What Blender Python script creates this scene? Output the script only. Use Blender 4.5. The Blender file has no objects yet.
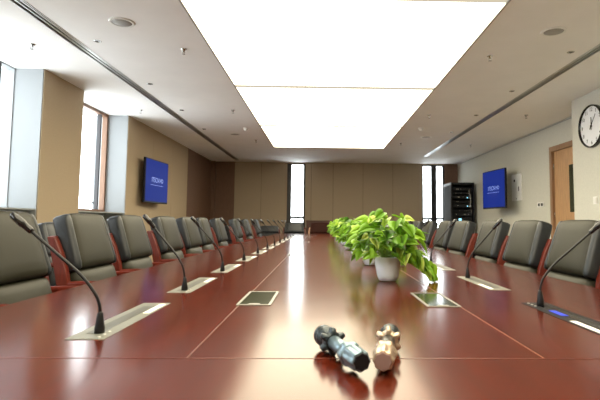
import bpy, bmesh, math, random
from mathutils import Vector, Matrix, Euler, Quaternion
PI = math.pi
SC = bpy.context.scene
COL = SC.collection

# ------------------------------------------------------------------ camera
def make_camera():
    yaw, pitch, roll = -0.0239, 0.0752, 0.0082
    f = Vector((-math.sin(yaw)*math.cos(pitch), math.cos(yaw)*math.cos(pitch), math.sin(pitch)))
    r = Vector((math.cos(yaw), math.sin(yaw), 0)); u = r.cross(f)
    r2 = r*math.cos(roll)+u*math.sin(roll); u2 = u*math.cos(roll)-r*math.sin(roll)
    m = Matrix((r2, u2, -f)).transposed().to_4x4(); m.translation = (0, 0, 1.05)
    cd = bpy.data.cameras.new('camera'); c = bpy.data.objects.new('camera', cd); COL.objects.link(c)
    c.matrix_world = m
    cd.sensor_width = 36; cd.lens = 28.78; cd.shift_x = -0.0557; cd.shift_y = -0.0241
    cd.clip_start = 0.02
    cd.dof.use_dof = True; cd.dof.focus_distance = 2.9; cd.dof.aperture_fstop = 9.0
    SC.camera = c
make_camera()

# ------------------------------------------------------------------ world, exposure
DAY = 7.5            # daylight strength
PANEL = 4.8          # luminous ceiling strength
w = bpy.data.worlds.new('sky'); SC.world = w; w.use_nodes = True
bg = w.node_tree.nodes['Background']
bg.inputs[0].default_value = (0.93, 0.97, 1.0, 1); bg.inputs[1].default_value = DAY
SC.view_settings.view_transform = 'Standard'; SC.view_settings.look = 'None'
SC.view_settings.exposure = 0.38; SC.view_settings.gamma = 1.0
SC.view_settings.use_curve_mapping = False
SC.cycles.use_denoising = True
SC.cycles.max_bounces = 10; SC.cycles.diffuse_bounces = 6; SC.cycles.glossy_bounces = 5
SC.cycles.sample_clamp_indirect = 6.0
SC.cycles.caustics_reflective = False; SC.cycles.caustics_refractive = False

# ------------------------------------------------------------------ materials
def mat(name, col, rough=0.5, metal=0.0, noise=0.0, nscale=20, bump=0.0, bscale=200, coat=0.0, spec=0.5, stretch=None, emit=None, estr=0.0, col2=None, coatr=0.05, sheen=0.0):
    m = bpy.data.materials.new(name); m.use_nodes = True
    nt = m.node_tree; b = nt.nodes['Principled BSDF']
    b.inputs['Base Color'].default_value = (*col, 1); b.inputs['Roughness'].default_value = rough
    b.inputs['Metallic'].default_value = metal; b.inputs['Coat Weight'].default_value = coat
    b.inputs['Coat Roughness'].default_value = coatr
    b.inputs['Specular IOR Level'].default_value = spec; b.inputs['Sheen Weight'].default_value = sheen
    if emit: b.inputs['Emission Color'].default_value = (*emit, 1); b.inputs['Emission Strength'].default_value = estr
    if noise or bump:
        tc = nt.nodes.new('ShaderNodeTexCoord'); mp = nt.nodes.new('ShaderNodeMapping')
        nt.links.new(tc.outputs['Object'], mp.inputs[0])
        if stretch: mp.inputs['Scale'].default_value = stretch
        if noise:
            n = nt.nodes.new('ShaderNodeTexNoise'); n.inputs['Scale'].default_value = nscale; n.inputs['Detail'].default_value = 4
            nt.links.new(mp.outputs[0], n.inputs['Vector'])
            cr = nt.nodes.new('ShaderNodeValToRGB')
            c2 = col2 or tuple(min(1, c*(1+noise)) for c in col); c1 = tuple(c*(1-noise) for c in col)
            cr.color_ramp.elements[0].position = .3; cr.color_ramp.elements[1].position = .7
            cr.color_ramp.elements[0].color = (*c1, 1); cr.color_ramp.elements[1].color = (*c2, 1)
            nt.links.new(n.outputs['Fac'], cr.inputs[0]); nt.links.new(cr.outputs[0], b.inputs['Base Color'])
        if bump:
            n2 = nt.nodes.new('ShaderNodeTexNoise'); n2.inputs['Scale'].default_value = bscale; n2.inputs['Detail'].default_value = 3
            nt.links.new(mp.outputs[0], n2.inputs['Vector'])
            bp = nt.nodes.new('ShaderNodeBump'); bp.inputs['Strength'].default_value = bump; bp.inputs['Distance'].default_value = 0.01
            nt.links.new(n2.outputs['Fac'], bp.inputs['Height']); nt.links.new(bp.outputs[0], b.inputs['Normal'])
    return m

M = {}
M['ceiling'] = mat('ceiling_paint', (0.84, 0.82, 0.80), 0.8, noise=0.02, nscale=3)
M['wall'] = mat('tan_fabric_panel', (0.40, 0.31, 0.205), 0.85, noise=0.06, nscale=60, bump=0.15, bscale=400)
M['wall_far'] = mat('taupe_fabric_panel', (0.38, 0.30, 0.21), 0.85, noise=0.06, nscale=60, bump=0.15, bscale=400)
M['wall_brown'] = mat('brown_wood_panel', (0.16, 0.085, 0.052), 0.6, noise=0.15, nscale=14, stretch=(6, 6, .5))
M['wall_right'] = mat('cream_wall_covering', (0.60, 0.59, 0.52), 0.85, noise=0.04, nscale=40, bump=0.1, bscale=300)
M['white_wall'] = mat('white_paint', (0.31, 0.325, 0.335), 0.7, noise=0.01, nscale=4)
M['gap'] = mat('dark_gap', (0.03, 0.025, 0.02), 0.9)
M['floor'] = mat('grey_brown_carpet', (0.40, 0.37, 0.31), 0.95, noise=0.2, nscale=90, bump=0.3, bscale=500)
M['alu'] = mat('brushed_aluminium', (0.55, 0.54, 0.52), 0.35, 0.85, noise=0.05, nscale=30, stretch=(1, 8, 1))
M['alu_dim'] = mat('satin_grey_aluminium', (0.34, 0.33, 0.31), 0.5, 0.3, noise=0.05, nscale=30)
M['slot'] = mat('dark_slot', (0.06, 0.055, 0.05), 0.8)
M['dark_frame'] = mat('dark_bronze_frame', (0.035, 0.033, 0.035), 0.4, 0.4)
M['wood_frame'] = mat('window_wood_trim', (0.20, 0.105, 0.06), 0.5, noise=0.15, nscale=12, stretch=(6, 6, .5))
M['door'] = mat('oak_door_veneer', (0.50, 0.29, 0.14), 0.45, noise=0.18, nscale=7, stretch=(8, 8, .6))
M['door_frame'] = mat('brown_door_frame', (0.30, 0.17, 0.09), 0.5, noise=0.15, nscale=7, stretch=(8, 8, .6))
M['black'] = mat('black_plastic', (0.007, 0.007, 0.009), 0.45, spec=.3, noise=0.1, nscale=30)
M['black_gloss'] = mat('glossy_black', (0.01, 0.01, 0.012), 0.15)
M['rack_device'] = mat('matte_device_black', (0.02, 0.021, 0.024), 0.8, spec=.1)
M['rack'] = mat('rack_black_metal', (0.02, 0.022, 0.026), 0.38, 0.3)
M['rack_grey'] = mat('rack_grey_panel', (0.035, 0.04, 0.045), 0.7, 0.0)
M['white'] = mat('white_plastic', (0.78, 0.77, 0.74), 0.4)
M['ceramic'] = mat('white_ceramic', (0.82, 0.89, 0.95), 0.25, noise=0.03, nscale=10)
M['soil'] = mat('dark_potting_soil', (0.04, 0.025, 0.015), 0.95, bump=0.6, bscale=90, noise=.3, nscale=70)
M['stem'] = mat('green_stem', (0.16, 0.26, 0.05), 0.5)
M['leather'] = mat('olive_grey_leather', (0.021, 0.0195, 0.011), 0.52, spec=.3, noise=0.06, nscale=25, bump=0.12, bscale=260)
M['leather_dark'] = mat('dark_slate_leather', (0.014, 0.017, 0.020), 0.36, noise=0.06, nscale=25, bump=0.12, bscale=260)
M['leather_black'] = mat('black_leather', (0.022, 0.026, 0.032), 0.4, noise=0.06, nscale=25, bump=0.12, bscale=260)
M['leather_brown'] = mat('red_brown_leather', (0.04, 0.013, 0.009), 0.7, spec=.15, noise=0.06, nscale=25, bump=0.12, bscale=260)
M['chair_wood'] = mat('red_mahogany_lacquer', (0.105, 0.012, 0.005), 0.35, noise=0.2, nscale=12, stretch=(6, 6, .8), spec=.4)
M['light_wood'] = mat('light_oak', (0.50, 0.27, 0.15), 0.4, noise=0.12, nscale=12, stretch=(6, 6, .8))
M['sideboard'] = mat('dark_red_veneer', (0.085, 0.03, 0.02), 0.35, noise=0.2, nscale=10, stretch=(.8, 6, 6))
M['inlay'] = mat('table_joint', (0.10, 0.028, 0.016), 0.35)
M['inlay_light'] = mat('table_joint_light', (0.20, 0.075, 0.038), 0.3)
M['smoke_glass'] = mat('smoked_olive_glass', (0.035, 0.042, 0.025), 0.12)
M['plate_slot'] = mat('grey_channel', (0.13, 0.13, 0.115), 0.4, 0.5)
M['plate'] = mat('silver_plate', (0.24, 0.24, 0.205), 0.42, 0.5, noise=.05, nscale=40)
M['card'] = mat('white_name_card', (0.85, 0.85, 0.8), 0.5)
M['display'] = mat('blue_lcd', (0.01, 0.02, 0.3), 0.3, emit=(0.05, 0.12, 1.0), estr=0.45)
M['screen'] = mat('blue_screen', (0.002, 0.006, 0.05), 0.5, spec=.15, emit=(0.004, 0.032, 0.36), estr=0.45)
M['screen_text'] = mat('pale_screen_text', (0.1, 0.1, 0.2), 0.3, emit=(0.30, 0.45, 1.0), estr=0.6)
M['led'] = mat('cyan_led', (0.1, 0.3, 0.4), 0.3, emit=(0.3, 0.75, 1.0), estr=1.6)
M['tool_dark'] = mat('dark_gunmetal', (0.035, 0.045, 0.05), 0.32, 0.6)
M['tool_blue'] = mat('blue_grey_metal', (0.20, 0.28, 0.33), 0.3, 0.6)
M['tool_tan'] = mat('warm_silver_metal', (0.50, 0.38, 0.28), 0.3, 0.7)
M['tool_rose'] = mat('dull_pink_metal', (0.30, 0.20, 0.18), 0.4, 0.4)
M['clock_face'] = mat('clock_white', (0.82, 0.84, 0.88), 0.4)
M['chrome'] = mat('chrome', (0.6, 0.6, 0.6), 0.15, 1.0)

def emitter(name, col, s):
    m = bpy.data.materials.new(name); m.use_nodes = True; nt = m.node_tree
    nt.nodes.remove(nt.nodes['Principled BSDF']); e = nt.nodes.new('ShaderNodeEmission')
    e.inputs[0].default_value = (*col, 1); e.inputs[1].default_value = s
    nt.links.new(e.outputs[0], nt.nodes['Material Output'].inputs[0]); return m
M['diffuser'] = emitter('glowing_stretch_ceiling', (1.0, 0.90, 0.66), PANEL)

def glass_mat():
    m = bpy.data.materials.new('window_glass'); m.use_nodes = True; nt = m.node_tree
    nt.nodes.remove(nt.nodes['Principled BSDF'])
    t = nt.nodes.new('ShaderNodeBsdfTransparent'); g = nt.nodes.new('ShaderNodeBsdfGlossy'); g.inputs['Roughness'].default_value = 0.02
    t.inputs[0].default_value = (.96, .98, .98, 1)
    mx = nt.nodes.new('ShaderNodeMixShader'); mx.inputs[0].default_value = 0.05
    nt.links.new(t.outputs[0], mx.inputs[1]); nt.links.new(g.outputs[0], mx.inputs[2])
    nt.links.new(mx.outputs[0], nt.nodes['Material Output'].inputs[0]); return m
M['glass'] = glass_mat()
M['seam'] = emitter('backlit_fabric_seam', (1.0, 0.88, 0.68), 0.50)

def table_mat():
    m = bpy.data.materials.new('polished_mahogany'); m.use_nodes = True; nt = m.node_tree; b = nt.nodes['Principled BSDF']
    tc = nt.nodes.new('ShaderNodeTexCoord'); mp = nt.nodes.new('ShaderNodeMapping'); mp.inputs['Scale'].default_value = (14, .9, 4)
    nt.links.new(tc.outputs['Object'], mp.inputs[0])
    n = nt.nodes.new('ShaderNodeTexNoise'); n.inputs['Scale'].default_value = 3; n.inputs['Detail'].default_value = 7; n.inputs['Distortion'].default_value = .6
    nt.links.new(mp.outputs[0], n.inputs['Vector'])
    cr = nt.nodes.new('ShaderNodeValToRGB')
    cr.color_ramp.elements[0].position = .3; cr.color_ramp.elements[0].color = (0.050, 0.0062, 0.0024, 1)
    cr.color_ramp.elements[1].position = .72; cr.color_ramp.elements[1].color = (0.088, 0.0115, 0.0042, 1)
    nt.links.new(n.outputs['Fac'], cr.inputs[0]); nt.links.new(cr.outputs[0], b.inputs['Base Color'])
    b.inputs['Roughness'].default_value = 0.17; b.inputs['IOR'].default_value = 1.40; b.inputs['Specular Tint'].default_value = (1, .80, .60, 1)
    n2 = nt.nodes.new('ShaderNodeTexNoise'); n2.inputs['Scale'].default_value = 2.2; n2.inputs['Detail'].default_value = 1
    nt.links.new(tc.outputs['Object'], n2.inputs['Vector'])
    bp = nt.nodes.new('ShaderNodeBump'); bp.inputs['Strength'].default_value = .06; bp.inputs['Distance'].default_value = .02
    nt.links.new(n2.outputs['Fac'], bp.inputs['Height']); nt.links.new(bp.outputs[0], b.inputs['Normal'])
    return m
M['table'] = table_mat()

def leaf_mat():
    m = bpy.data.materials.new('pothos_leaf'); m.use_nodes = True; nt = m.node_tree; b = nt.nodes['Principled BSDF']
    a = nt.nodes.new('ShaderNodeAttribute'); a.attribute_name = 'tint'
    cr = nt.nodes.new('ShaderNodeValToRGB')
    e = cr.color_ramp.elements
    e[0].position = 0; e[0].color = (0.055, 0.16, 0.012, 1); e[1].position = 1; e[1].color = (0.62, 0.72, 0.16, 1)
    k = e.new(.45); k.color = (0.19, 0.40, 0.022, 1); k = e.new(.8); k.color = (0.33, 0.56, 0.045, 1)
    nt.links.new(a.outputs['Fac'], cr.inputs[0]); nt.links.new(cr.outputs[0], b.inputs['Base Color'])
    b.inputs['Roughness'].default_value = .35
    tr = nt.nodes.new('ShaderNodeBsdfTranslucent'); nt.links.new(cr.outputs[0], tr.inputs[0])
    mx = nt.nodes.new('ShaderNodeMixShader'); mx.inputs[0].default_value = .3
    nt.links.new(b.outputs[0], mx.inputs[1]); nt.links.new(tr.outputs[0], mx.inputs[2])
    nt.links.new(mx.outputs[0], nt.nodes['Material Output'].inputs[0]); return m
M['leaf'] = leaf_mat()

# ------------------------------------------------------------------ mesh helpers
def BM(): return bmesh.new()
def box(bm, x0, x1, y0, y1, z0, z1):
    vs = [bm.verts.new(p) for p in ((x0,y0,z0),(x1,y0,z0),(x1,y1,z0),(x0,y1,z0),(x0,y0,z1),(x1,y0,z1),(x1,y1,z1),(x0,y1,z1))]
    for f in ((0,3,2,1),(4,5,6,7),(0,1,5,4),(1,2,6,5),(2,3,7,6),(3,0,4,7)): bm.faces.new([vs[i] for i in f])
    return vs
def xform(verts, mtx):
    for v in verts: v.co = mtx @ v.co
def softbox(bm, sx, sy, sz, r, bulge=0.0, axis=0, mtx=None, n=9):
    """rounded, slightly inflated upholstery block of full size sx,sy,sz centred on 0"""
    h = Vector((sx/2, sy/2, sz/2)); ts = [math.sin((i/n-.5)*PI*.999) for i in range(n+1)]
    vm = {}
    def V(i, j, k):
        key = (i, j, k)
        if key in vm: return vm[key]
        p = Vector((ts[i], ts[j], ts[k])); q = Vector((p.x*h.x, p.y*h.y, p.z*h.z))
        inn = Vector([max(-(h[a]-r), min(h[a]-r, q[a])) for a in range(3)])
        d = q-inn
        if d.length > 1e-9:
            q = inn+d.normalized()*r
        o = [a for a in range(3) if a != axis]
        q[axis] += bulge*math.copysign(1, p[axis])*(1-p[o[0]]**2)*(1-p[o[1]]**2)*(abs(p[axis]))
        v = bm.verts.new(q); vm[key] = v; return v
    R = range(n)
    for a in R:
        for b in R:
            for s in (0, n):
                qs = [[(s,a,b),(s,a+1,b),(s,a+1,b+1),(s,a,b+1)], [(a,s,b),(a,s,b+1),(a+1,s,b+1),(a+1,s,b)], [(a,b,s),(a+1,b,s),(a+1,b+1,s),(a,b+1,s)]]
                for q in qs:
                    if s == 0: q = q[::-1]
                    f = bm.faces.new([V(*t) for t in q]); f.smooth = True
    if mtx: xform(vm.values(), mtx)
def tube(bm, pts, rad, seg=8, caps=True):
    pts = [Vector(p) for p in pts]; rads = rad if isinstance(rad, (list, tuple)) else [rad]*len(pts)
    rings = []; prev = None
    for i, p in enumerate(pts):
        t = (pts[min(i+1, len(pts)-1)]-pts[max(i-1, 0)]).normalized()
        if prev is None:
            a = Vector((0, 0, 1)) if abs(t.z) < .9 else Vector((1, 0, 0)); n = t.cross(a).normalized()
        else:
            n = (prev-t*prev.dot(t)).normalized()
        prev = n; b = t.cross(n)
        rings.append([bm.verts.new(p+(n*math.cos(2*PI*k/seg)+b*math.sin(2*PI*k/seg))*rads[i]) for k in range(seg)])
    for i in range(len(rings)-1):
        for k in range(seg):
            f = bm.faces.new((rings[i][k], rings[i][(k+1) % seg], rings[i+1][(k+1) % seg], rings[i+1][k])); f.smooth = True
    if caps: bm.faces.new(rings[0][::-1]); bm.faces.new(rings[-1])
def spline(pts, n=5):
    pts = [Vector(p) for p in pts]; out = []
    for i in range(len(pts)-1):
        p0, p1, p2, p3 = pts[max(i-1, 0)], pts[i], pts[i+1], pts[min(i+2, len(pts)-1)]
        for k in range(n):
            t = k/n
            out.append(.5*((2*p1)+(p2-p0)*t+(2*p0-5*p1+4*p2-p3)*t*t+(3*p1-p0-3*p2+p3)*t**3))
    out.append(pts[-1]); return out
def lathe(bm, prof, seg=24, mtx=None, lobes=None, smooth=True):
    """prof: (radius, height); lobes(radius, height, angle)->radius"""
    rings = []; allv = []
    for (r, z) in prof:
        ring = []
        for k in range(seg):
            a = 2*PI*k/seg; rr = lobes(r, z, a) if lobes else r
            ring.append(bm.verts.new((rr*math.cos(a), rr*math.sin(a), z)))
        rings.append(ring); allv += ring
    for i in range(len(rings)-1):
        for k in range(seg):
            f = bm.faces.new((rings[i][k], rings[i][(k+1) % seg], rings[i+1][(k+1) % seg], rings[i+1][k])); f.smooth = smooth
    if prof[0][0] > 1e-5: bm.faces.new(rings[0][::-1])
    if prof[-1][0] > 1e-5: bm.faces.new(rings[-1])
    if mtx: xform(allv, mtx)
def disc(bm, r, z0, z1, seg=24, mtx=None): lathe(bm, [(r, z0), (r, z1)], seg, mtx, smooth=False)
def bevel(bm, off, seg=2):
    bmesh.ops.bevel(bm, geom=list(bm.edges), offset=off, segments=seg, affect='EDGES', profile=.5)

def link(name, bm, m, parent=None, label=None, sharp=None):
    bmesh.ops.recalc_face_normals(bm, faces=list(bm.faces))
    me = bpy.data.meshes.new(name); bm.to_mesh(me); bm.free()
    me.materials.append(M[m] if isinstance(m, str) else m)
    o = bpy.data.objects.new(name, me); COL.objects.link(o)
    if parent: o.parent = parent
    if label: o['label'] = label
    return o
def tag(o, label, cat, group=None):
    o['label'] = label; o['category'] = cat
    if group: o['group'] = group
    return o
def thing(name, label, cat, loc=(0, 0, 0), rz=0, group=None):
    o = bpy.data.objects.new(name, None); COL.objects.link(o); o.empty_display_size = .1
    o.location = loc; o.rotation_euler = (0, 0, rz); return tag(o, label, cat, group)
def struct(name, bm, m, parent=None):
    o = link(name, bm, m, parent)
    o['kind'] = 'structure'; return o
def kids(o): return [c for c in bpy.data.objects if c.parent == o]
def dup(root, loc, rz, label, group=None):
    r = root.copy(); COL.objects.link(r); r.location = loc; r.rotation_euler = (0, 0, rz); r['label'] = label
    if group: r['group'] = group
    for ch in kids(root):
        c = ch.copy(); COL.objects.link(c); c.parent = r
        for g in kids(ch):
            d = g.copy(); COL.objects.link(d); d.parent = c
    return r
def text_mesh(name, body, size, m, parent, mtx, extrude=.0006, align='CENTER'):
    cu = bpy.data.curves.new(name, 'FONT'); cu.body = body; cu.size = size; cu.extrude = extrude; cu.align_x = align; cu.align_y = 'CENTER'
    t = bpy.data.objects.new(name+'_tmp', cu); COL.objects.link(t)
    bpy.context.view_layer.update()
    me = bpy.data.meshes.new_from_object(t.evaluated_get(bpy.context.evaluated_depsgraph_get()))
    bpy.data.objects.remove(t); bpy.data.curves.remove(cu)
    me.name = name; me.transform(mtx); me.materials.clear(); me.materials.append(M[m])
    o = bpy.data.objects.new(name, me); COL.objects.link(o); o.parent = parent; return o

# ------------------------------------------------------------------ the room shell
CZ = 2.80
XL, XR, XRN, YF, YN = -3.25, 4.06, 3.57, 14.2, -3.0
bm = BM(); box(bm, -4.0, 4.4, YN-.2, YF+.2, -.1, 0); struct('floor', bm, 'floor')
PX0, PX1, PY0, PY1 = -1.15, 1.466, -1.47, 11.3
SLOTS = ((-2.52, -2.40, -2.0, 13.85), (2.69, 2.80, -2.0, 12.6))
bm = BM()
def ceil_boxes():
    # ceiling slab split around the luminous panel and the two air slots
    xs = [-3.75, SLOTS[0][0], SLOTS[0][1], PX0, PX1, SLOTS[1][0], SLOTS[1][1], 4.3]
    for i in range(7):
        x0, x1 = xs[i], xs[i+1]; hole = None
        if i == 1: hole = SLOTS[0][2:]
        if i == 3: hole = (PY0, PY1)
        if i == 5: hole = SLOTS[1][2:]
        if hole:
            box(bm, x0, x1, YN-.2, hole[0], CZ, CZ+.12); box(bm, x0, x1, hole[1], YF+.2, CZ, CZ+.12)
        else: box(bm, x0, x1, YN-.2, YF+.2, CZ, CZ+.12)
ceil_boxes(); struct('ceiling', bm, 'ceiling')

# left wall: solid spans and window recesses
solid = [(YN, -2.0), (-.4, 1.0), (2.5, 3.95), (5.56, 6.5), (8.02, 11.62)]
wins = [(1.0, 2.5), (3.95, 5.56), (6.5, 8.02), (-2.0, -.4)]  # last span: unseen window behind the camera, added for more daylight
def panels_y(bm, x0, x1, y0, y1, z0, z1, n, gap=.007):
    L = (y1-y0)/n
    for i in range(n): box(bm, x0, x1, y0+i*L+(gap/2 if i else 0), y0+(i+1)*L-(gap/2 if i < n-1 else 0), z0, z1)
bm = BM()
for (a, b) in solid: box(bm, -3.80, -3.262, a, b, 0, CZ)
for (a, b) in wins: box(bm, -3.80, -3.585, a, b, 0, 1.17)
wl = struct('wall_left', bm, 'white_wall')
bm = BM()
for (a, b), n in zip(solid, (1, 1, 1, 1, 3)): panels_y(bm, -3.262, XL, a+.012, b-.002, 0.1, CZ, n)
struct('wall_cladding', bm, 'wall', wl)
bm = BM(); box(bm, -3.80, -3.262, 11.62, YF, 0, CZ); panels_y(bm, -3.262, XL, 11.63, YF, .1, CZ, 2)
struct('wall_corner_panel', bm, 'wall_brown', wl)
# far wall with two tall windows
FW = [(-1.03, -0.50, .85), (2.99, 3.66, .85)]
bm = BM(); zt = 2.765
for (a, b) in ((-3.8, -1.03), (-.50, 2.99), (3.66, 4.4)): box(bm, a, b, YF+.012, YF+.25, 0, CZ)
for (a, b, z) in FW: box(bm, a, b, YF+.012, YF+.25, 0, z); box(bm, a, b, YF+.012, YF+.25, zt, CZ)
wf = struct('wall_far', bm, 'gap')
bm = BM()
seams = [(-2.59, -1.80), (-1.80, -1.03), (-.50, -.32), (-.32, .33), (.33, 1.22), (1.22, 2.11), (2.11, 2.99)]
for (a, b) in seams: box(bm, a+.004, b-.004, YF, YF+.02, .1, CZ)
for (a, b, z) in FW: box(bm, a, b, YF, YF+.02, .1, z); box(bm, a, b, YF, YF+.02, zt, CZ)
struct('wall_cladding', bm, 'wall_far', wf)
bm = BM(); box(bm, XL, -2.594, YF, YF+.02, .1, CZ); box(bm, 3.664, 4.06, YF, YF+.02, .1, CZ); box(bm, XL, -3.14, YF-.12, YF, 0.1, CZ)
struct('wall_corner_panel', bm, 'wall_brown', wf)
# right wall with door opening
DY0, DY1, DZ = 7.35, 8.40, 2.40
bm = BM()
box(bm, XR, XR+.3, 6.7, DY0, 0, CZ); box(bm, XR, XR+.3, DY1, YF, 0, CZ); box(bm, XR, XR+.3, DY0, DY1, DZ, CZ)
box(bm, XRN, XR+.3, YN, 6.7, 0, CZ)
struct('wall_right', bm, 'wall_right')
bm = BM(); box(bm, -3.8, 4.3, YN-.2, YN, 0, CZ); struct('wall_near', bm, 'wall')
# trims: ceiling shadow line and baseboards
bm = BM(); box(bm, XR-.012, XR, 6.7, YF-.25, CZ-.035, CZ-.022); struct('trim_1', bm, 'alu_dim')
bm = BM(); box(bm, XR-.012, XR, 8.41, YF-.01, 0, .1); box(bm, XRN-.012, XRN, YN, 6.7, 0, .1); struct('baseboard_right', bm, 'wall_brown')
bm = BM()
for (a, b) in solid+[(11.62, 14.05)]: box(bm, -3.262, -3.24, a, b-.002, 0, .1)
struct('baseboard_left', bm, 'wall_brown')
bm = BM(); box(bm, -3.13, 4.04, YF-.012, YF+.012, 0, .1); struct('baseboard_far', bm, 'wall_brown')

# windows
def left_window(n, y0, y1):
    x = -3.585
    bm = BM(); f = .045 if n == 3 else .012
    box(bm, x-.08, x, y0, y0+f, 1.17, CZ); box(bm, x-.08, x, y1-f, y1, 1.17, CZ); box(bm, x-.08, x, y0+f, y1-f, 1.17, 1.17+f); box(bm, x-.08, x, y0+f, y1-f, CZ-f, CZ)
    wn = struct('window_%d' % n, bm, 'wood_frame' if n == 3 else 'white_wall')
    bm = BM(); ym = y1-.25
    for yy in (ym, ): box(bm, x-.06, x-.005, yy-.02, yy+.02, 1.17+f, CZ-f)
    box(bm, x-.06, x-.01, y0+f, y0+f+.03, 1.17+f, CZ-f)
    link('mullion', bm, 'dark_frame', wn)
    bm = BM(); box(bm, x-.05, x-.044, y0+f, y1-f, 1.17+f, CZ-f); link('window_pane', bm, 'glass', wn)
    bm = BM(); box(bm, x-.01, x+.045, ym-.25, ym-.235, 1.30, 1.32); box(bm, x+.03, x+.045, ym-.38, ym-.235, 1.30, 1.32); link('window_handle', bm, 'dark_frame', wn)
    bm = BM(); box(bm, x-.0, XL-.02, y0, y1, 1.155, 1.17); link('window_sill', bm, 'white_wall', wn)
for i, (a, b) in zip((1, 2, 3, 6), wins): left_window(i, a, b)  # the last is the added, unseen one that lets in extra light
def far_window(n, x0, x1, z0, left_w, mull=None):
    y = YF; bm = BM()
    box(bm, x0, x0+left_w, y+.02, y+.12, z0, zt); box(bm, x1-.05, x1, y+.02, y+.12, z0, zt)
    box(bm, x0+left_w, x1-.05, y+.02, y+.12, z0, z0+.04); box(bm, x0+left_w, x1-.05, y+.02, y+.12, zt-.03, zt)
    wn = struct('window_%d' % n, bm, 'dark_frame')
    bm = BM(); box(bm, x0+left_w, x1-.05, y+.03, y+.11, 1.13, 1.19)
    if mull: box(bm, mull[0], mull[1], y+.02, y+.12, z0+.04, zt-.03)
    link('mullion', bm, 'dark_frame', wn)
    bm = BM(); box(bm, x0+left_w, x1-.05, y+.075, y+.081, z0+.04, zt-.03); link('window_pane', bm, 'glass', wn)
    bm = BM(); xm = (x0+left_w+x1)/2; box(bm, xm-.02, xm+.02, y-.0, y+.03, 1.19, 1.24); link('window_handle', bm, 'dark_frame', wn)
far_window(4, -1.03, -.50, .85, .12); far_window(5, 2.99, 3.66, .85, .03, (3.27, 3.42))

# door
bm = BM(); t = .085
box(bm, XR-.015, XR+.12, DY1-t, DY1, 0, DZ); box(bm, XR-.015, XR+.12, DY0, DY0+t, 0, DZ); box(bm, XR-.015, XR+.12, DY0+t, DY1-t, DZ-t, DZ)
dr = struct('door_1', bm, 'door_frame')
bm = BM(); box(bm, XR+.03, XR+.075, DY0+t+.004, DY1-t-.004, 0.005, DZ-t-.004); link('door_leaf', bm, 'door', dr)
bm = BM(); box(bm, XR+.024, XR+.03, 7.62, 7.80, 1.24, 2.02); link('vision_panel', bm, 'smoke_glass', dr, 'narrow dark glass vision panel')
bm = BM(); tube(bm, [(XR+.03, 7.50, 1.0), (XR-.02, 7.50, 1.0), (XR-.02, 7.60, 1.0)], .01, 8); link('door_handle', bm, 'chrome', dr)
for z in (.35, 1.2, 2.05):
    bm = BM(); tube(bm, [(XR+.02, DY1-t-.006, z-.05), (XR+.02, DY1-t-.006, z+.05)], .008, 8); link('hinge', bm, 'chrome', dr)

# ------------------------------------------------------------------ ceiling fittings
lc = thing('luminous_ceiling', 'large glowing cream stretch-fabric light panel running down the middle of the ceiling', 'ceiling light', ((PX0+PX1)/2, 4.9, CZ))
def W(bm, o): xform(bm.verts, Matrix.Translation(-Vector(o.location)))
ys = [PY0, 1.07, 3.62, 6.17, 8.74, PY1]
for i in range(5):
    bm = BM(); box(bm, PX0+.012, PX1-.012, ys[i]+(.055 if i else .012), ys[i+1]-(.055 if i < 4 else .012), CZ+.004, CZ+.012); W(bm, lc); link('diffuser', bm, 'diffuser', lc)
bm = BM()
for i in range(1, 5): box(bm, PX0+.012, PX1-.012, ys[i]-.055, ys[i]+.055, CZ+.002, CZ+.03)
W(bm, lc); link('seam_profile', bm, 'seam', lc)
bm = BM()
box(bm, PX0-.004, PX0+.012, PY0, PY1, CZ-.006, CZ+.03); box(bm, PX1-.012, PX1+.004, PY0, PY1, CZ-.006, CZ+.03)
box(bm, PX0+.012, PX1-.012, PY0, PY0+.012, CZ-.006, CZ+.03); box(bm, PX0+.012, PX1-.012, PY1-.012, PY1, CZ-.006, CZ+.03)
W(bm, lc); link('edge_trim', bm, 'alu_dim', lc)
for (x0, x1, y0, y1), lab in zip(SLOTS, ('long grey linear air slot in the ceiling on the window side', 'long grey linear air slot in the ceiling on the clock side')):
    s = thing('linear_air_slot', lab, 'air vent', ((x0+x1)/2, (y0+y1)/2, CZ), 0, 'linear air slots in the ceiling')
    bm = BM(); wd = x1-x0
    box(bm, x0, x0+.012, y0, y1, CZ-.004, CZ+.06); box(bm, x1-.012, x1, y0, y1, CZ-.004, CZ+.06); box(bm, x0+.012, x1-.012, y0, y0+.012, CZ-.004, CZ+.06); box(bm, x0+.012, x1-.012, y1-.012, y1, CZ-.004, CZ+.06)
    W(bm, s); link('frame', bm, 'alu', s)
    bm = BM(); n = 3
    for k in range(1, n):
        xx = x0+wd*k/n; box(bm, xx-.008, xx+.008, y0+.012, y1-.012, CZ+.005, CZ+.05)
    W(bm, s); link('blade', bm, 'alu', s)
    bm = BM(); box(bm, x0+.012, x1-.012, y0+.012, y1-.012, CZ+.055, CZ+.065); W(bm, s); link('plenum', bm, 'slot', s)

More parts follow.
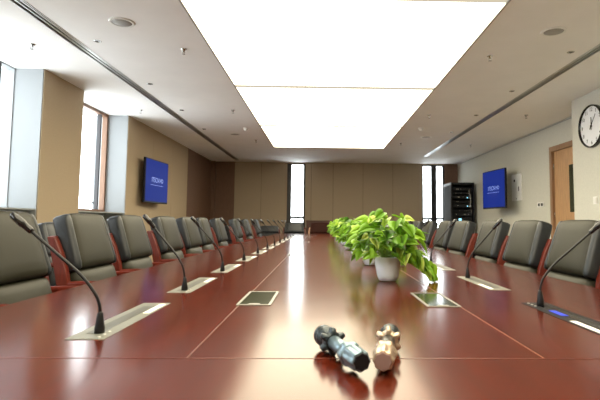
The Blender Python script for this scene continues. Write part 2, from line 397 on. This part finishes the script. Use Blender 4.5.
side = lambda x: 'window side' if x < 0 else 'clock side'
nth = ['nearest the camera', 'second from the camera', 'third from the camera', 'farthest from the camera']
proto = None
for i, (x, y) in enumerate([(-1.79, 4.18), (-1.77, 9.64), (2.10, 4.21), (2.13, 9.7)]):
    lab = 'round perforated speaker grille in the %s ceiling, %s' % (side(x), 'near the camera' if y < 6 else 'far down the room')
    if not proto:
        proto = thing('ceiling_speaker', lab, 'speaker', (x, y, CZ), 0, 'round ceiling speakers')
        bm = BM(); lathe(bm, [(.085, -.004), (.088, -.010), (.105, -.008), (.112, 0)], 32); link('rim', bm, 'white', proto)
        bm = BM(); lathe(bm, [(.0, -.012), (.05, -.011), (.086, -.006), (.086, -.002)], 32); link('grille', bm, 'alu_dim', proto)
    else: dup(proto, (x, y, CZ), 0, lab)
proto = None
for i, (x, y, lab) in enumerate([(-1.43, 4.83, 'beside the glowing panel on the window side, nearest'), (-1.42, 7.52, 'beside the glowing panel on the window side, middle one'), (-1.44, 10.33, 'beside the glowing panel on the window side, farthest'),
        (1.75, 4.88, 'beside the glowing panel on the clock side, nearest'), (1.74, 7.69, 'beside the glowing panel on the clock side, middle one'), (1.74, 10.49, 'beside the glowing panel on the clock side, farthest'),
        (-2.92, 4.76, 'between the left air slot and the near pilaster'), (-2.9, 7.6, 'between the left air slot and the tall left window'), (3.3, 7.6, 'between the right air slot and the door'), (3.33, 10.6, 'between the right air slot and the right screen')]):
    lab = 'small metal sprinkler head on ceiling ' + lab
    if not proto:
        proto = thing('sprinkler', lab, 'sprinkler', (x, y, CZ), 0, 'ceiling sprinklers')
        bm = BM(); lathe(bm, [(.032, 0), (.030, -.006), (.012, -.012), (.010, -.03), (.0, -.03)], 16); link('rosette', bm, 'chrome', proto)
        bm = BM(); tube(bm, [(-.010, 0, -.02), (-.014, 0, -.035), (-.004, 0, -.052)], .003, 6); tube(bm, [(.010, 0, -.02), (.014, 0, -.035), (.004, 0, -.052)], .003, 6)
        lathe(bm, [(.0, -.05), (.018, -.052), (.018, -.055), (.0, -.056)], 12); link('deflector', bm, 'alu_dim', proto)
    else: dup(proto, (x, y, CZ), 0, lab)
proto = None
for i, (x, y) in enumerate([(-2.22, 4.65), (-2.23, 6.12), (-2.24, 7.57), (-2.27, 9.14), (2.53, 4.73), (2.51, 6.2), (2.50, 7.65), (2.50, 9.15)]):
    lab = 'tiny recessed spotlight beside the %s air slot, %s' % ('left' if x < 0 else 'right', nth[i % 4])
    if not proto:
        proto = thing('recessed_spotlight', lab, 'downlight', (x, y, CZ), 0, 'recessed spotlights')
        bm = BM(); lathe(bm, [(.022, -.001), (.026, -.006), (.036, -.003), (.038, 0)], 20); link('bezel', bm, 'chrome', proto)
        bm = BM(); disc(bm, .022, -.002, 0, 20); link('lens', bm, 'slot', proto)
    else: dup(proto, (x, y, CZ), 0, lab)
for (x, y, lab) in ((-1.45, 8.99, 'white dome smoke detector on the ceiling at the window side of the glowing panel'), (1.83, 8.77, 'white dome smoke detector on the ceiling at the clock side of the glowing panel')):
    s = thing('smoke_detector', lab, 'smoke detector', (x, y, CZ), 0, 'smoke detectors')
    bm = BM(); lathe(bm, [(.055, 0), (.055, -.012), (.045, -.02)], 24); link('base', bm, 'white', s)
    bm = BM(); lathe(bm, [(.038, -.02), (.036, -.045), (.02, -.055), (.0, -.056)], 24); link('dome', bm, 'white', s)

# ------------------------------------------------------------------ wall things
def television(loc, face, tilt, w_, h_, label):
    # face +1: screen looks toward +x ; -1: toward -x. local: screen normal +x, width along y
    o = thing('wall_television', label, 'television', loc, (0 if face > 0 else PI)+tilt, 'wall televisions')
    bm = BM(); box(bm, -.045, 0, -w_/2, w_/2, -h_/2, h_/2); bevel(bm, .006, 2); link('housing', bm, 'black', o)
    bm = BM(); box(bm, 0, .002, -w_/2+.018, w_/2-.018, -h_/2+.03, h_/2-.018); sc = link('screen', bm, 'screen', o)
    R_ = Matrix(((0, 0, 1, 0), (1, 0, 0, 0), (0, 1, 0, 0), (0, 0, 0, 1)))
    text_mesh('screen_text', 'ITSCN', .125, 'screen_text', sc, Matrix.Translation((.0028, -.08, .02)) @ R_)
    text_mesh('screen_text', 'HD', .11, 'screen_text', sc, Matrix.Translation((.0028, .20, .02)) @ R_)
    bm = BM(); box(bm, .0022, .0034, -.30, .28, -.075, -.068); link('screen_line', bm, 'screen_text', sc)
    bm = BM(); box(bm, -.09, -.045, -.25, .25, -.2, .2); box(bm, -.115, -.09, -.12, .12, -.12, .12); link('wall_bracket', bm, 'black', o)
    return o
tL = television((-3.075, 9.00, 1.765), 1, -.055, 1.06, .80, 'blue-screened television on the left wall past the tall window')
tR = television((3.70, 10.25, 1.775), -1, .09, 1.08, .83, 'blue-screened television on the right wall beside the white panel box')
for (tt, xw) in ((tL, XL), (tR, XR)):
    pass
bm = BM(); box(bm, -.24, -.11, -.05, .05, -.05, .05); link('wall_arm', bm, 'black', tR)
bm = BM(); box(bm, -.168, -.11, -.05, .05, -.05, .05); link('wall_arm', bm, 'black', tL)

o = thing('panel_box', 'white wall-mounted panel box right of the right television', 'box', (XR, 9.85, 1.79))
bm = BM(); box(bm, -.022, -.001, -.24, .24, -.275, .275); bevel(bm, .004); link('body', bm, 'white', o)
bm = BM(); box(bm, -.026, -.022, .06, .12, .12, .17); box(bm, -.026, -.022, -.14, -.11, -.08, .01); link('latch', bm, 'black', o)
bm = BM(); box(bm, -.025, -.022, -.02, .02, -.25, -.22); link('badge', bm, 'alu_dim', o)
o = thing('wall_socket', 'small white twin wall socket left of the wooden door', 'socket', (XR, 8.80, 1.395))
bm = BM(); box(bm, -.008, 0, -.14, .14, -.045, .045); bevel(bm, .003); link('plate', bm, 'white', o)
for s in (-1, 1):
    bm = BM(); box(bm, -.011, -.008, s*.06-.035, s*.06+.035, -.025, .025); link('insert', bm, 'black', o)
o = thing('light_switch', 'small white light switch plate under the wall clock', 'switch', (XRN, 6.17, 1.355))
bm = BM(); box(bm, -.008, 0, -.045, .045, -.05, .05); bevel(bm, .003); link('plate', bm, 'white', o)
bm = BM(); box(bm, -.013, -.008, -.03, .03, -.035, .035); link('rocker', bm, 'white', o)

# clock: local +x... built facing -x
def clock():
    o = thing('wall_clock', 'round white wall clock with black rim on the right wall', 'clock', (XRN, 6.17, 2.335))
    R_ = Matrix.Rotation(-PI/2, 4, 'Y')      # +z -> -x
    r = .285
    bm = BM(); lathe(bm, [(r-.02, .02), (r-.018, .045), (r-.010, .052), (r, .04), (r, 0)], 56, R_); link('rim', bm, 'black_gloss', o)
    bm = BM(); disc(bm, r-.018, .0, .022, 56, R_); fc = link('dial', bm, 'clock_face', o)
    # facing -x: viewer's right is -y ; up is z
    base = Matrix(((0, 0, -1, 0), (-1, 0, 0, 0), (0, 1, 0, 0), (0, 0, 0, 1)))
    for k in range(1, 13):
        a = PI/2-k*PI/6; rr = r-.065
        text_mesh('numeral', str(k), .072, 'black', fc, Matrix.Translation((-.0235, -rr*math.cos(a), rr*math.sin(a))) @ base)
    def hand(name, ang, L, wd, d):
        bm = BM(); vs = box(bm, -d-.002, -d, -wd/2, wd/2, -.05, L)
        xform(vs, Matrix.Rotation(ang, 4, 'X')); link(name, bm, 'black', o)
    # clockwise seen by a viewer looking toward +x : towards -y
    hand('hour_hand', math.radians(2), .12, .014, .027); hand('minute_hand', math.radians(38), .18, .010, .031)
    bm = BM(); disc(bm, .012, .022, .036, 16, R_); link('hub', bm, 'black', o)
clock()

# equipment rack
o = thing('equipment_rack', 'tall black equipment rack with blinking devices in the far right corner', 'equipment rack', (3.67, 12.80, 0))
bm = BM(); H = 2.10
box(bm, -.30, -.275, -.40, .40, .04, H); box(bm, .275, .30, -.40, .40, .04, H); box(bm, -.275, .275, .37, .40, .04, H); box(bm, -.275, .275, -.38, .37, .04, .10); box(bm, -.275, .275, -.38, .37, H-.05, H)
link('cabinet', bm, 'rack', o)
bm = BM(); box(bm, -.306, -.30, -.37, .37, .12, H-.07); link('side_panel', bm, 'rack_grey', o)
bm = BM()
for sx in (-1, 1):
    for sy in (-1, 1): lathe(bm, [(.03, 0), (.03, .04)], 12, Matrix.Translation((sx*.25, sy*.35, 0)))
link('castor', bm, 'black', o)
random.seed(4)
for k, (z, hh, m) in enumerate([(1.93, .07, 'rack_grey'), (1.82, .045, 'black'), (1.72, .08, 'rack_grey'), (1.6, .045, 'black'), (1.5, .09, 'rack_grey'), (1.36, .045, 'rack_grey'), (1.27, .09, 'black'), (1.13, .13, 'rack_grey'), (.85, .18, 'black'), (.5, .2, 'rack_grey')]):
    bm = BM(); box(bm, -.24, .24, -.36, .1, z-hh/2, z+hh/2); d = link('rack_device', bm, 'rack_device', o)
    bm = BM()
    for q in range(4):
        x = random.uniform(-.2, .2); box(bm, x, x+.012, -.364, -.36, z-.008, z+.008)
    link('label_strip', bm, 'alu_dim' if k % 2 else 'card', d)
    if k in (2, 4, 7):
        bm = BM(); x = -.10 if k == 7 else .12; box(bm, x, x+(.07 if k == 7 else .025), -.366, -.36, z-.03, z+.03 if k == 7 else z-.005); link('indicator', bm, 'led', d)
bm = BM(); tube(bm, spline([(.2, -.37, 1.95), (.17, -.39, 1.8), (.21, -.39, 1.6), (.18, -.38, 1.45)]), .006, 6); tube(bm, spline([(.22, -.37, 1.8), (.20, -.4, 1.55), (.23, -.38, 1.3)]), .006, 6)
link('patch_cable', bm, 'alu', o)

# sideboard against the far wall
o = thing('sideboard', 'long dark reddish wooden sideboard against the far wall behind the plants', 'sideboard', (.55, 13.93, 0))
bm = BM(); box(bm, -.98, .98, -.22, .22, 0.06, 1.05); link('cabinet_body', bm, 'sideboard', o)
bm = BM(); box(bm, -1.0, 1.0, -.235, .235, 1.05, 1.08); bevel(bm, .005); link('top', bm, 'sideboard', o)
bm = BM(); box(bm, -.95, .95, -.19, .19, 0, .06); link('plinth', bm, 'black', o)
for k in range(4):
    bm = BM(); x = -.97+k*.487; box(bm, x, x+.477, -.24, -.22, .09, 1.03); d = link('door', bm, 'sideboard', o)
    bm = BM(); xh = x+(.43 if k % 2 == 0 else .04); box(bm, xh-.006, xh+.006, -.262, -.24, .6, .75); link('handle', bm, 'alu', d)

# ------------------------------------------------------------------ conference table
TX0, TX1, TY0, TY1, TZ = -1.11, 1.30, -.55, 12.0, .75
tb = thing('conference_table', 'very long polished red mahogany conference table down the middle of the room', 'table', ((TX0+TX1)/2, (TY0+TY1)/2, 0))
bm = BM(); box(bm, TX0, TX1, TY0, TY1, TZ-.05, TZ); bevel(bm, .012, 3); W(bm, tb); link('tabletop', bm, 'table', tb)
bm = BM(); e = .0006; IX0, IX1, IY0, IY1 = -.292, .498, 1.08, 11.4
box(bm, IX0-.002, IX0+.002, IY0, IY1, TZ-.001, TZ+e); box(bm, IX0, IX1, IY0-.002, IY0+.002, TZ-.001, TZ+e); box(bm, IX0, IX1, IY1-.002, IY1+.002, TZ-.001, TZ+e)
W(bm, tb); link('panel_joint', bm, 'inlay', tb)
bm = BM(); box(bm, IX1-.002, IX1+.002, IY0, IY1, TZ-.001, TZ+e); W(bm, tb); link('panel_joint', bm, 'inlay_light', tb)
bm = BM()
for y in (1.08, 3.6, 6.1, 8.6): box(bm, TX0+.01, IX0, y-.0012, y+.0012, TZ-.001, TZ+e); box(bm, IX1, TX1-.01, y-.0012, y+.0012, TZ-.001, TZ+e)
W(bm, tb); link('cross_joint', bm, 'inlay', tb)
bm = BM(); box(bm, TX0+.45, TX1-.45, TY0+.35, TY1-.35, .62, TZ-.05); W(bm, tb); link('apron', bm, 'chair_wood', tb)
for i in range(6):
    y = -.2+i*2.36
    bm = BM(); box(bm, TX0+.55, TX1-.55, y-.06+.1, y+.06+.1, 0, .62); W(bm, tb); link('pedestal', bm, 'chair_wood', tb)

# plates, microphones
def desk_plate(name_m, label, loc, rz, dark=False):
    # local: microphone sits at origin, plate runs +y .46 / -y .07 ; x -.055..+.04
    o = thing('microphone_plate', label, 'desk plate', loc, rz, 'microphone plates set in the table')
    bm = BM(); box(bm, -.055, .042, -.07, .47, 0, .0015); link('plate', bm, 'black' if dark else 'plate', o)
    bm = BM(); box(bm, -.030, .006, -.01, .40, .0015, .0022); link('channel', bm, 'black_gloss' if dark else 'plate_slot', o)
    bm = BM(); box(bm, .014, .034, .27, .44, .0015, .0028); link('name_card', bm, 'card', o)
    if dark:
        bm = BM(); box(bm, -.005, .018, .10, .19, .0022, .0032); link('display', bm, 'display', o)
    for k in range(3):
        bm = BM(); lathe(bm, [(.005, .0015), (.004, .004), (0, .0042)], 10, Matrix.Translation((.022, -.05+.03*k, 0))); link('button', bm, 'alu', o)
    return o
def microphone(label, loc, rz, q=1.0):
    o = thing('gooseneck_microphone', label, 'microphone', loc, rz, 'gooseneck microphones along the table')
    bm = BM(); lathe(bm, [(.013, 0.0), (.013, .012), (.010, .03), (.0075, .05), (.005, .055)], 16); link('base_socket', bm, 'black', o)
    path = spline([(0, 0, .045), (-.004, 0, .075), (-.018*q, 0, .105), (-.055*q, 0, .150), (-.12*q, 0, .205), (-.195*q, 0, .268)], 5)
    bm = BM(); tube(bm, path, .0042, 10); link('gooseneck', bm, 'black', o)
    d = Vector((-.075*q, 0, .063)).normalized(); p = Vector((-.190*q, 0, .264))
    bm = BM(); tube(bm, [p, p+d*.006, p+d*.03, p+d*.032, p+d*.068, p+d*.075], [.006, .0088, .0088, .0105, .0105, .006], 14); link('capsule', bm, 'black_gloss', o)
    return o
ordn = ['nearest the camera', 'second from the camera', 'third from the camera', 'fourth from the camera', 'fifth from the camera', 'sixth from the camera', 'seventh from the camera', 'eighth from the camera', 'ninth from the camera', 'tenth from the camera', 'eleventh from the camera', 'twelfth from the camera']
random.seed(8)
mic0 = plate0 = None
for k in range(12):
    y = 1.31+.79*k; x = -.585
    lp = 'silver plate in the left table side, %s' % ordn[k]; lm = 'black gooseneck microphone on the left table side, %s' % ordn[k]
    rz = 0 if k == 0 else random.uniform(-.12, .10)
    if k == 0:
        plate0 = desk_plate('', lp, (x, y, TZ), 0); mic0 = microphone(lm, (x, y, TZ+.0022), 0)
    elif k == 1:
        dup(plate0, (x, y, TZ), 0, lp); micB = microphone(lm, (x, y, TZ+.0022), rz, .74)
    else:
        dup(plate0, (x, y, TZ), 0, lp); dup(micB, (x, y, TZ+.0022), rz, lm)
for k, y in enumerate((1.75, 2.62, 3.5, 4.4, 5.3)):
    x = .797
    lm = 'black gooseneck microphone on the right table side, %s' % ordn[k]
    if k == 0: desk_plate('', 'black plate with blue display in the right side of the table', (x, y, TZ), PI, True)
    else: dup(plate0, (x, y, TZ), PI, 'silver plate in the right table side, %s' % ['', 'nearest silver one, behind the black plate', 'second silver one', 'third silver one', 'fourth silver one'][k])
    dup(mic0 if k == 0 else micB, (x, y, TZ+.0022), PI+random.uniform(-.08, .08), lm)

def socket_box(label, loc):
    o = thing('table_socket_box', label, 'socket box', loc, 0, 'flip-up socket boxes in the table')
    bm = BM(); w_, l_ = .062, .165
    box(bm, -w_, -w_+.010, -l_, l_, 0, .003); box(bm, w_-.010, w_, -l_, l_, 0, .003); box(bm, -w_+.010, w_-.010, -l_, -l_+.012, 0, .003); box(bm, -w_+.010, w_-.010, l_-.012, l_, 0, .003)
    link('frame', bm, 'plate', o)
    bm = BM(); box(bm, -w_+.010, w_-.010, -l_+.012, l_-.012, 0, .0018); link('lid', bm, 'smoke_glass', o)
    bm = BM(); box(bm, -.02, .02, -l_+.016, -l_+.026, .0018, .004); link('finger_tab', bm, 'alu', o)
    return o
s0 = socket_box('dark-lidded socket box in the left of the table centre, nearest the camera', (-.24, 1.905, TZ))
for k, y in enumerate((4.45, 7.0, 9.5)): dup(s0, (-.24, y, TZ), 0, 'dark-lidded socket box left of the table centre, ' + ordn[k+1])
dup(s0, (.44, 1.885, TZ), 0, 'dark-lidded socket box on the table in front of the nearest plant')

# ------------------------------------------------------------------ the two metal fittings
def fitting(label, p_near, p_far, mats, group):
    a = Vector((*p_near, 0)); b = Vector((*p_far, 0)); d = (b-a); L = d.length; ang = math.atan2(d.y, d.x)
    o = thing('metal_fitting', label, 'metal fitting', (a.x, a.y, TZ), ang, group)
    T = Matrix.Translation((0, 0, .0305)) @ Matrix.Rotation(PI/2, 4, 'Y') @ Matrix.Diagonal((.94, .94, 1.36, 1))    # +z -> +x
    def octo(r, z, a_): return r*(1+.055*math.cos(8*a_))
    def hexa(r, z, a_): return r*(1+.07*math.cos(6*a_+PI))
    def lobe(r, z, a_): return r*(.90+.36*min(1, max(0, math.cos(6*a_)*1.3+.25)))
    bm = BM(); lathe(bm, [(.0195, .001), (.022, .006), (.0235, .034), (.022, .038)], 48, T, octo); link('end_cap', bm, mats[0], o)
    bm = BM(); lathe(bm, [(.0165, -.0015), (.0175, .002)], 48, T, octo); link('end_face', bm, mats[1], o)
    bm = BM(); lathe(bm, [(.020, .038), (.0255, .041), (.0255, .052), (.020, .055)], 48, T, hexa); link('lock_ring', bm, mats[0], o)
    bm = BM(); lathe(bm, [(.0165, .053), (.0165, .118)], 32, T); link('barrel', bm, mats[2], o)
    bm = BM(); lathe(bm, [(.019, .116), (.0262, .119), (.0262, .130), (.019, .133)], 60, T, lobe); link('lobed_collar', bm, mats[3], o)
    bm = BM(); lathe(bm, [(.018, .131), (.0205, .142), (.0270, .150), (.0265, .158), (.023, .160), (.0265, .163), (.026, .172), (.02, .176)], 40, T); link('head_ring', bm, mats[4], o)
    bm = BM(); lathe(bm, [(.004, .176), (.004, .1775)], 12, T); link('tip', bm, 'alu', o)
fitting('grey-blue metal fitting with black star-shaped end face, on the table', (.080, .945), (.006, 1.17), ('tool_blue', 'black', 'tool_blue', 'tool_dark', 'tool_dark'), 'metal fittings on the table')
fitting('warm silver metal fitting with pinkish end face, on the table', (.122, .950), (.170, 1.19), ('tool_tan', 'tool_rose', 'tool_dark', 'tool_tan', 'tool_dark'), 'metal fittings on the table')

# ------------------------------------------------------------------ chairs
def make_chair(label, loc, rz, group, leather='leather', side_m='leather_dark', wood='chair_wood', top=1.095, name='conference_chair'):
    o = thing(name, label, 'chair', loc, rz, group)
    hb = top-.74; tilt = math.radians(-17)
    ty = Matrix.Rotation(tilt, 4, 'Y')
    def taper(bm):
        for v in bm.verts:
            if v.co.z > .72:
                t = (v.co.z-.72)/(top-.72); v.co.y *= 1-.11*t
                v.co.z -= .018*max(0, (abs(v.co.y)-.12)/.11)**2*t*t
    bm = BM(); c = Vector((-.290, 0, .74+hb/2))
    softbox(bm, .085, .48, hb, .035, .010, 0, Matrix.Translation(c) @ ty); taper(bm)
    back = link('backrest', bm, leather, o)
    for s in (-1, 1):     # side boxing of the pad: dark rolled edge
        bm = BM(); softbox(bm, .105, .06, hb+.008, .028, 0, 0, Matrix.Translation(c+Vector((-.012, s*.243, -.002))) @ ty); taper(bm); link('side_bolster', bm, side_m, back)
    bm = BM(); softbox(bm, .035, .50, hb*.98, .016, 0, 0, Matrix.Translation(c+Vector((-.052, 0, -.012))) @ ty); taper(bm); link('back_panel', bm, side_m, back)
    bm = BM(); softbox(bm, .11, .51, .27, .045, .012, 0, Matrix.Translation((-.232, 0, .615)) @ ty); link('lumbar_cushion', bm, leather, o)
    bm = BM(); softbox(bm, .50, .53, .12, .045, .015, 2, Matrix.Translation((.02, 0, .44))); link('seat', bm, leather, o)
    # wooden posts: rear leg running up the outside of the back
    for s in (-1, 1):
        bm = BM(); y = s*.293; w_ = .021
        prof = [(-.30, 0, .05), (-.27, .25, .055), (-.245, .48, .060), (-.27, .62, .066), (-.292, .74, .070), (-.330, .86, .062), (-.370, top-.13, .045)]
        rings = []
        for (x, z, d) in prof:
            rings.append([bm.verts.new(p) for p in ((x-d/2, y-w_, z), (x+d/2, y-w_, z), (x+d/2, y+w_, z), (x-d/2, y+w_, z))])
        for i in range(len(rings)-1):
            for k in range(4): bm.faces.new((rings[i][k], rings[i][(k+1) % 4], rings[i+1][(k+1) % 4], rings[i+1][k]))
        bm.faces.new(rings[0][::-1]); bm.faces.new(rings[-1])
        bevel(bm, .006, 2); taper(bm); link('back_post', bm, wood, o)
        bm = BM(); box(bm, .20, .245, y-.02, y+.02, 0, .64); bevel(bm, .005, 2); link('leg', bm, wood, o)
        bm = BM(); pts = spline([(-.30, y, .665), (-.15, y, .672), (.05, y, .668), (.23, y, .650)], 4)
        tube(bm, pts, .020, 8); link('armrest', bm, wood, o)
    bm = BM(); box(bm, -.25, .22, -.285, .285, .335, .385); link('seat_frame', bm, wood, o)
    return o
left_y = [2.08, 2.87, 3.60, 4.52, 5.27, 6.0, 6.92, 8.35, 9.55, 11.0]
right_y = [2.72, 3.43, 4.24, 5.15, 5.95, 6.95, 7.85, 8.7, 9.6]
random.seed(3)
ch0 = None
cn = ['nearest', 'second', 'third', 'fourth', 'fifth', 'sixth', 'seventh', 'eighth', 'ninth', 'tenth']
for k, y in enumerate(left_y):
    lab = 'olive-grey leather chair on the window side of the table, %s from the camera' % cn[k]
    loc = (-1.225+random.uniform(-.01, .01), y+.30, 0)
    if ch0 is None: ch0 = make_chair(lab, loc, 0, 'olive-grey chairs along the table')
    else: dup(ch0, loc, random.uniform(-.03, .03), lab)
for k, y in enumerate(right_y):
    lab = 'olive-grey leather chair on the clock side of the table, %s from the camera' % cn[k]
    dup(ch0, (1.275+random.uniform(-.01, .01)+.02, y+.27, 0), PI+random.uniform(-.03, .03), lab).scale = (1, 1, .985)
bl = make_chair('black leather chair in a second row by the left wall, behind the two nearest chairs', (-2.05, 4.35, 0), 0, 'black leather chairs', 'leather_black', 'leather_black', 'chair_wood', 1.03)
e1 = make_chair('low black leather chair at the far end of the table, leftmost there', (-2.42, 12.95, 0), -PI/2, 'black leather chairs', 'leather_black', 'leather_black', 'chair_wood', .93)
dup(e1, (-1.42, 12.75, 0), -PI/2, 'low black leather chair at the far table end, left of the tall black one')
dup(bl, (-.72, 12.45, 0), -PI/2, 'tall black leather chair at the far end of the table below the narrow window')
make_chair('red-brown leather chair with light wooden posts at the far end of the table', (-.04, 12.45, 0), -PI/2, 'far end chairs', 'leather_brown', 'leather_brown', 'light_wood', 1.03)

# ------------------------------------------------------------------ potted plants
def leaf(bm, lay, base, dirv, up, L, wd, tint, curl):
    """heart-shaped pothos leaf, folded along the midrib and drooping to its tip"""
    d = dirv.normalized(); s = d.cross(up).normalized(); n = s.cross(d).normalized()
    out = [(-.10, .22), (-.06, .42), (.12, .52), (.35, .47), (.60, .32), (.82, .14), (1.0, 0)]
    mid = [(0, 0), (.12, 0), (.35, 0), (.60, 0), (.82, 0)]
    def P(u, v): return base+d*(L*u)+s*(wd*v)+n*(abs(v)*wd*.28-curl*L*u*u)
    mids = [bm.verts.new(P(u, 0)) for u, _ in mid]; tip = bm.verts.new(P(1, 0))
    fs = []
    for sg in (1, -1):
        o = [bm.verts.new(P(u, v*sg)) for u, v in out[:-1]]
        fs.append(bm.faces.new((mids[0], o[0], o[1], mids[1])))
        fs.append(bm.faces.new((mids[1], o[1], o[2], mids[1]) if False else (mids[1], o[1], o[2])))
        fs.append(bm.faces.new((mids[1], o[2], o[3], mids[2]))); fs.append(bm.faces.new((mids[2], o[3], o[4], mids[3])))
        fs.append(bm.faces.new((mids[3], o[4], o[5], mids[4]))); fs.append(bm.faces.new((mids[4], o[5], tip)))
    for f in fs:
        f.smooth = True
        for lp in f.loops: lp[lay] = tint
def plant(k, x, y, label, n=120, trail=True, tall=0.0):
    rnd = random.Random(20+k)
    o = thing('potted_pothos', label, 'plant', (x, y, TZ+.0015), 0, 'potted pothos plants along the table')
    bm = BM(); lathe(bm, [(.030, 0), (.044, .002), (.056, .03), (.064, .075), (.066, .118), (.062, .122), (.058, .118), (.056, .10)], 32); link('pot', bm, 'ceramic', o)
    bm = BM(); lathe(bm, [(.0, .108), (.030, .106), (.055, .102)], 20); link('soil', bm, 'soil', o)
    bm = BM(); lay = bm.loops.layers.float.new('tint'); bs = BM()
    for i in range(n):
        r = rnd.random()
        th = rnd.uniform(0, 2*PI)
        if trail and i < n*.16:                       # vine trailing over the right rim down to the table
            t = rnd.random(); a = rnd.uniform(-.9, .5)
            p = Vector((.08+.14*t+.03*a, .08*a-.03, .16-.13*t**1.4+rnd.uniform(-.01, .03)))
            dr = Vector((.5, a*.6, -.8)); 
            root = Vector((.04, 0, .11))
        else:
            el = math.acos(rnd.uniform(-.18, 1)); rad = rnd.uniform(.55, 1.0)
            p = Vector((math.sin(el)*math.cos(th)*.175, math.sin(el)*math.sin(th)*.17, .16+math.cos(el)*(.185+tall)))
            p = Vector((p.x*rad, p.y*rad, .14+(p.z-.14)*rad))
            if p.z < .12: p.z = .12+rnd.uniform(0, .03)
            dr = Vector((math.cos(th+rnd.uniform(-.9, .9)), math.sin(th+rnd.uniform(-.9, .9)), rnd.uniform(-.75, .25)))
            root = Vector((rnd.uniform(-.03, .03), rnd.uniform(-.03, .03), .105))
        L = rnd.uniform(.052, .088)
        up = Vector((rnd.uniform(-.6, .6), rnd.uniform(-1.0, .2), 1.0)).normalized()
        tint = min(1, max(0, rnd.gauss(.46, .27)))
        leaf(bm, lay, p, dr, up, L, L*rnd.uniform(.8, 1.0), tint, rnd.uniform(.05, .35))
        m1 = (root+p)/2+Vector((0, 0, .03))
        if i % 2 == 0: tube(bs, [root, m1, p], .0016, 5, False)
    for v in bm.verts:
        v.co.z = max(v.co.z, .004)
        q = v.co
        rr = math.hypot(q.x, q.y)
        if rr < .072 and q.z < .121:  # keep leaves outside the pot
            s = .074/max(rr, 1e-4); q.x *= s; q.y *= s
    me = bpy.data.meshes.new('foliage'); bm.to_mesh(me); bm.free(); me.materials.append(M['leaf'])
    f = bpy.data.objects.new('foliage', me); COL.objects.link(f); f.parent = o
    link('stems', bs, 'stem', o)
    return o
pd = ['in the frontmost white pot', 'second in the row behind the frontmost', 'third in the row', 'fourth in the row', 'fifth in the row', 'sixth in the row', 'seventh in the row', 'last and farthest in the row']
for k, (x, y) in enumerate([(.34, 2.47), (.345, 3.38), (.32, 4.36), (.31, 5.3), (.31, 6.3), (.32, 7.25), (.31, 8.2), (.30, 9.2)]):
    plant(k, x, y, 'bushy light green pothos on the table, ' + pd[k], 150 if k == 0 else 120, k < 3, .0 if k else .015)
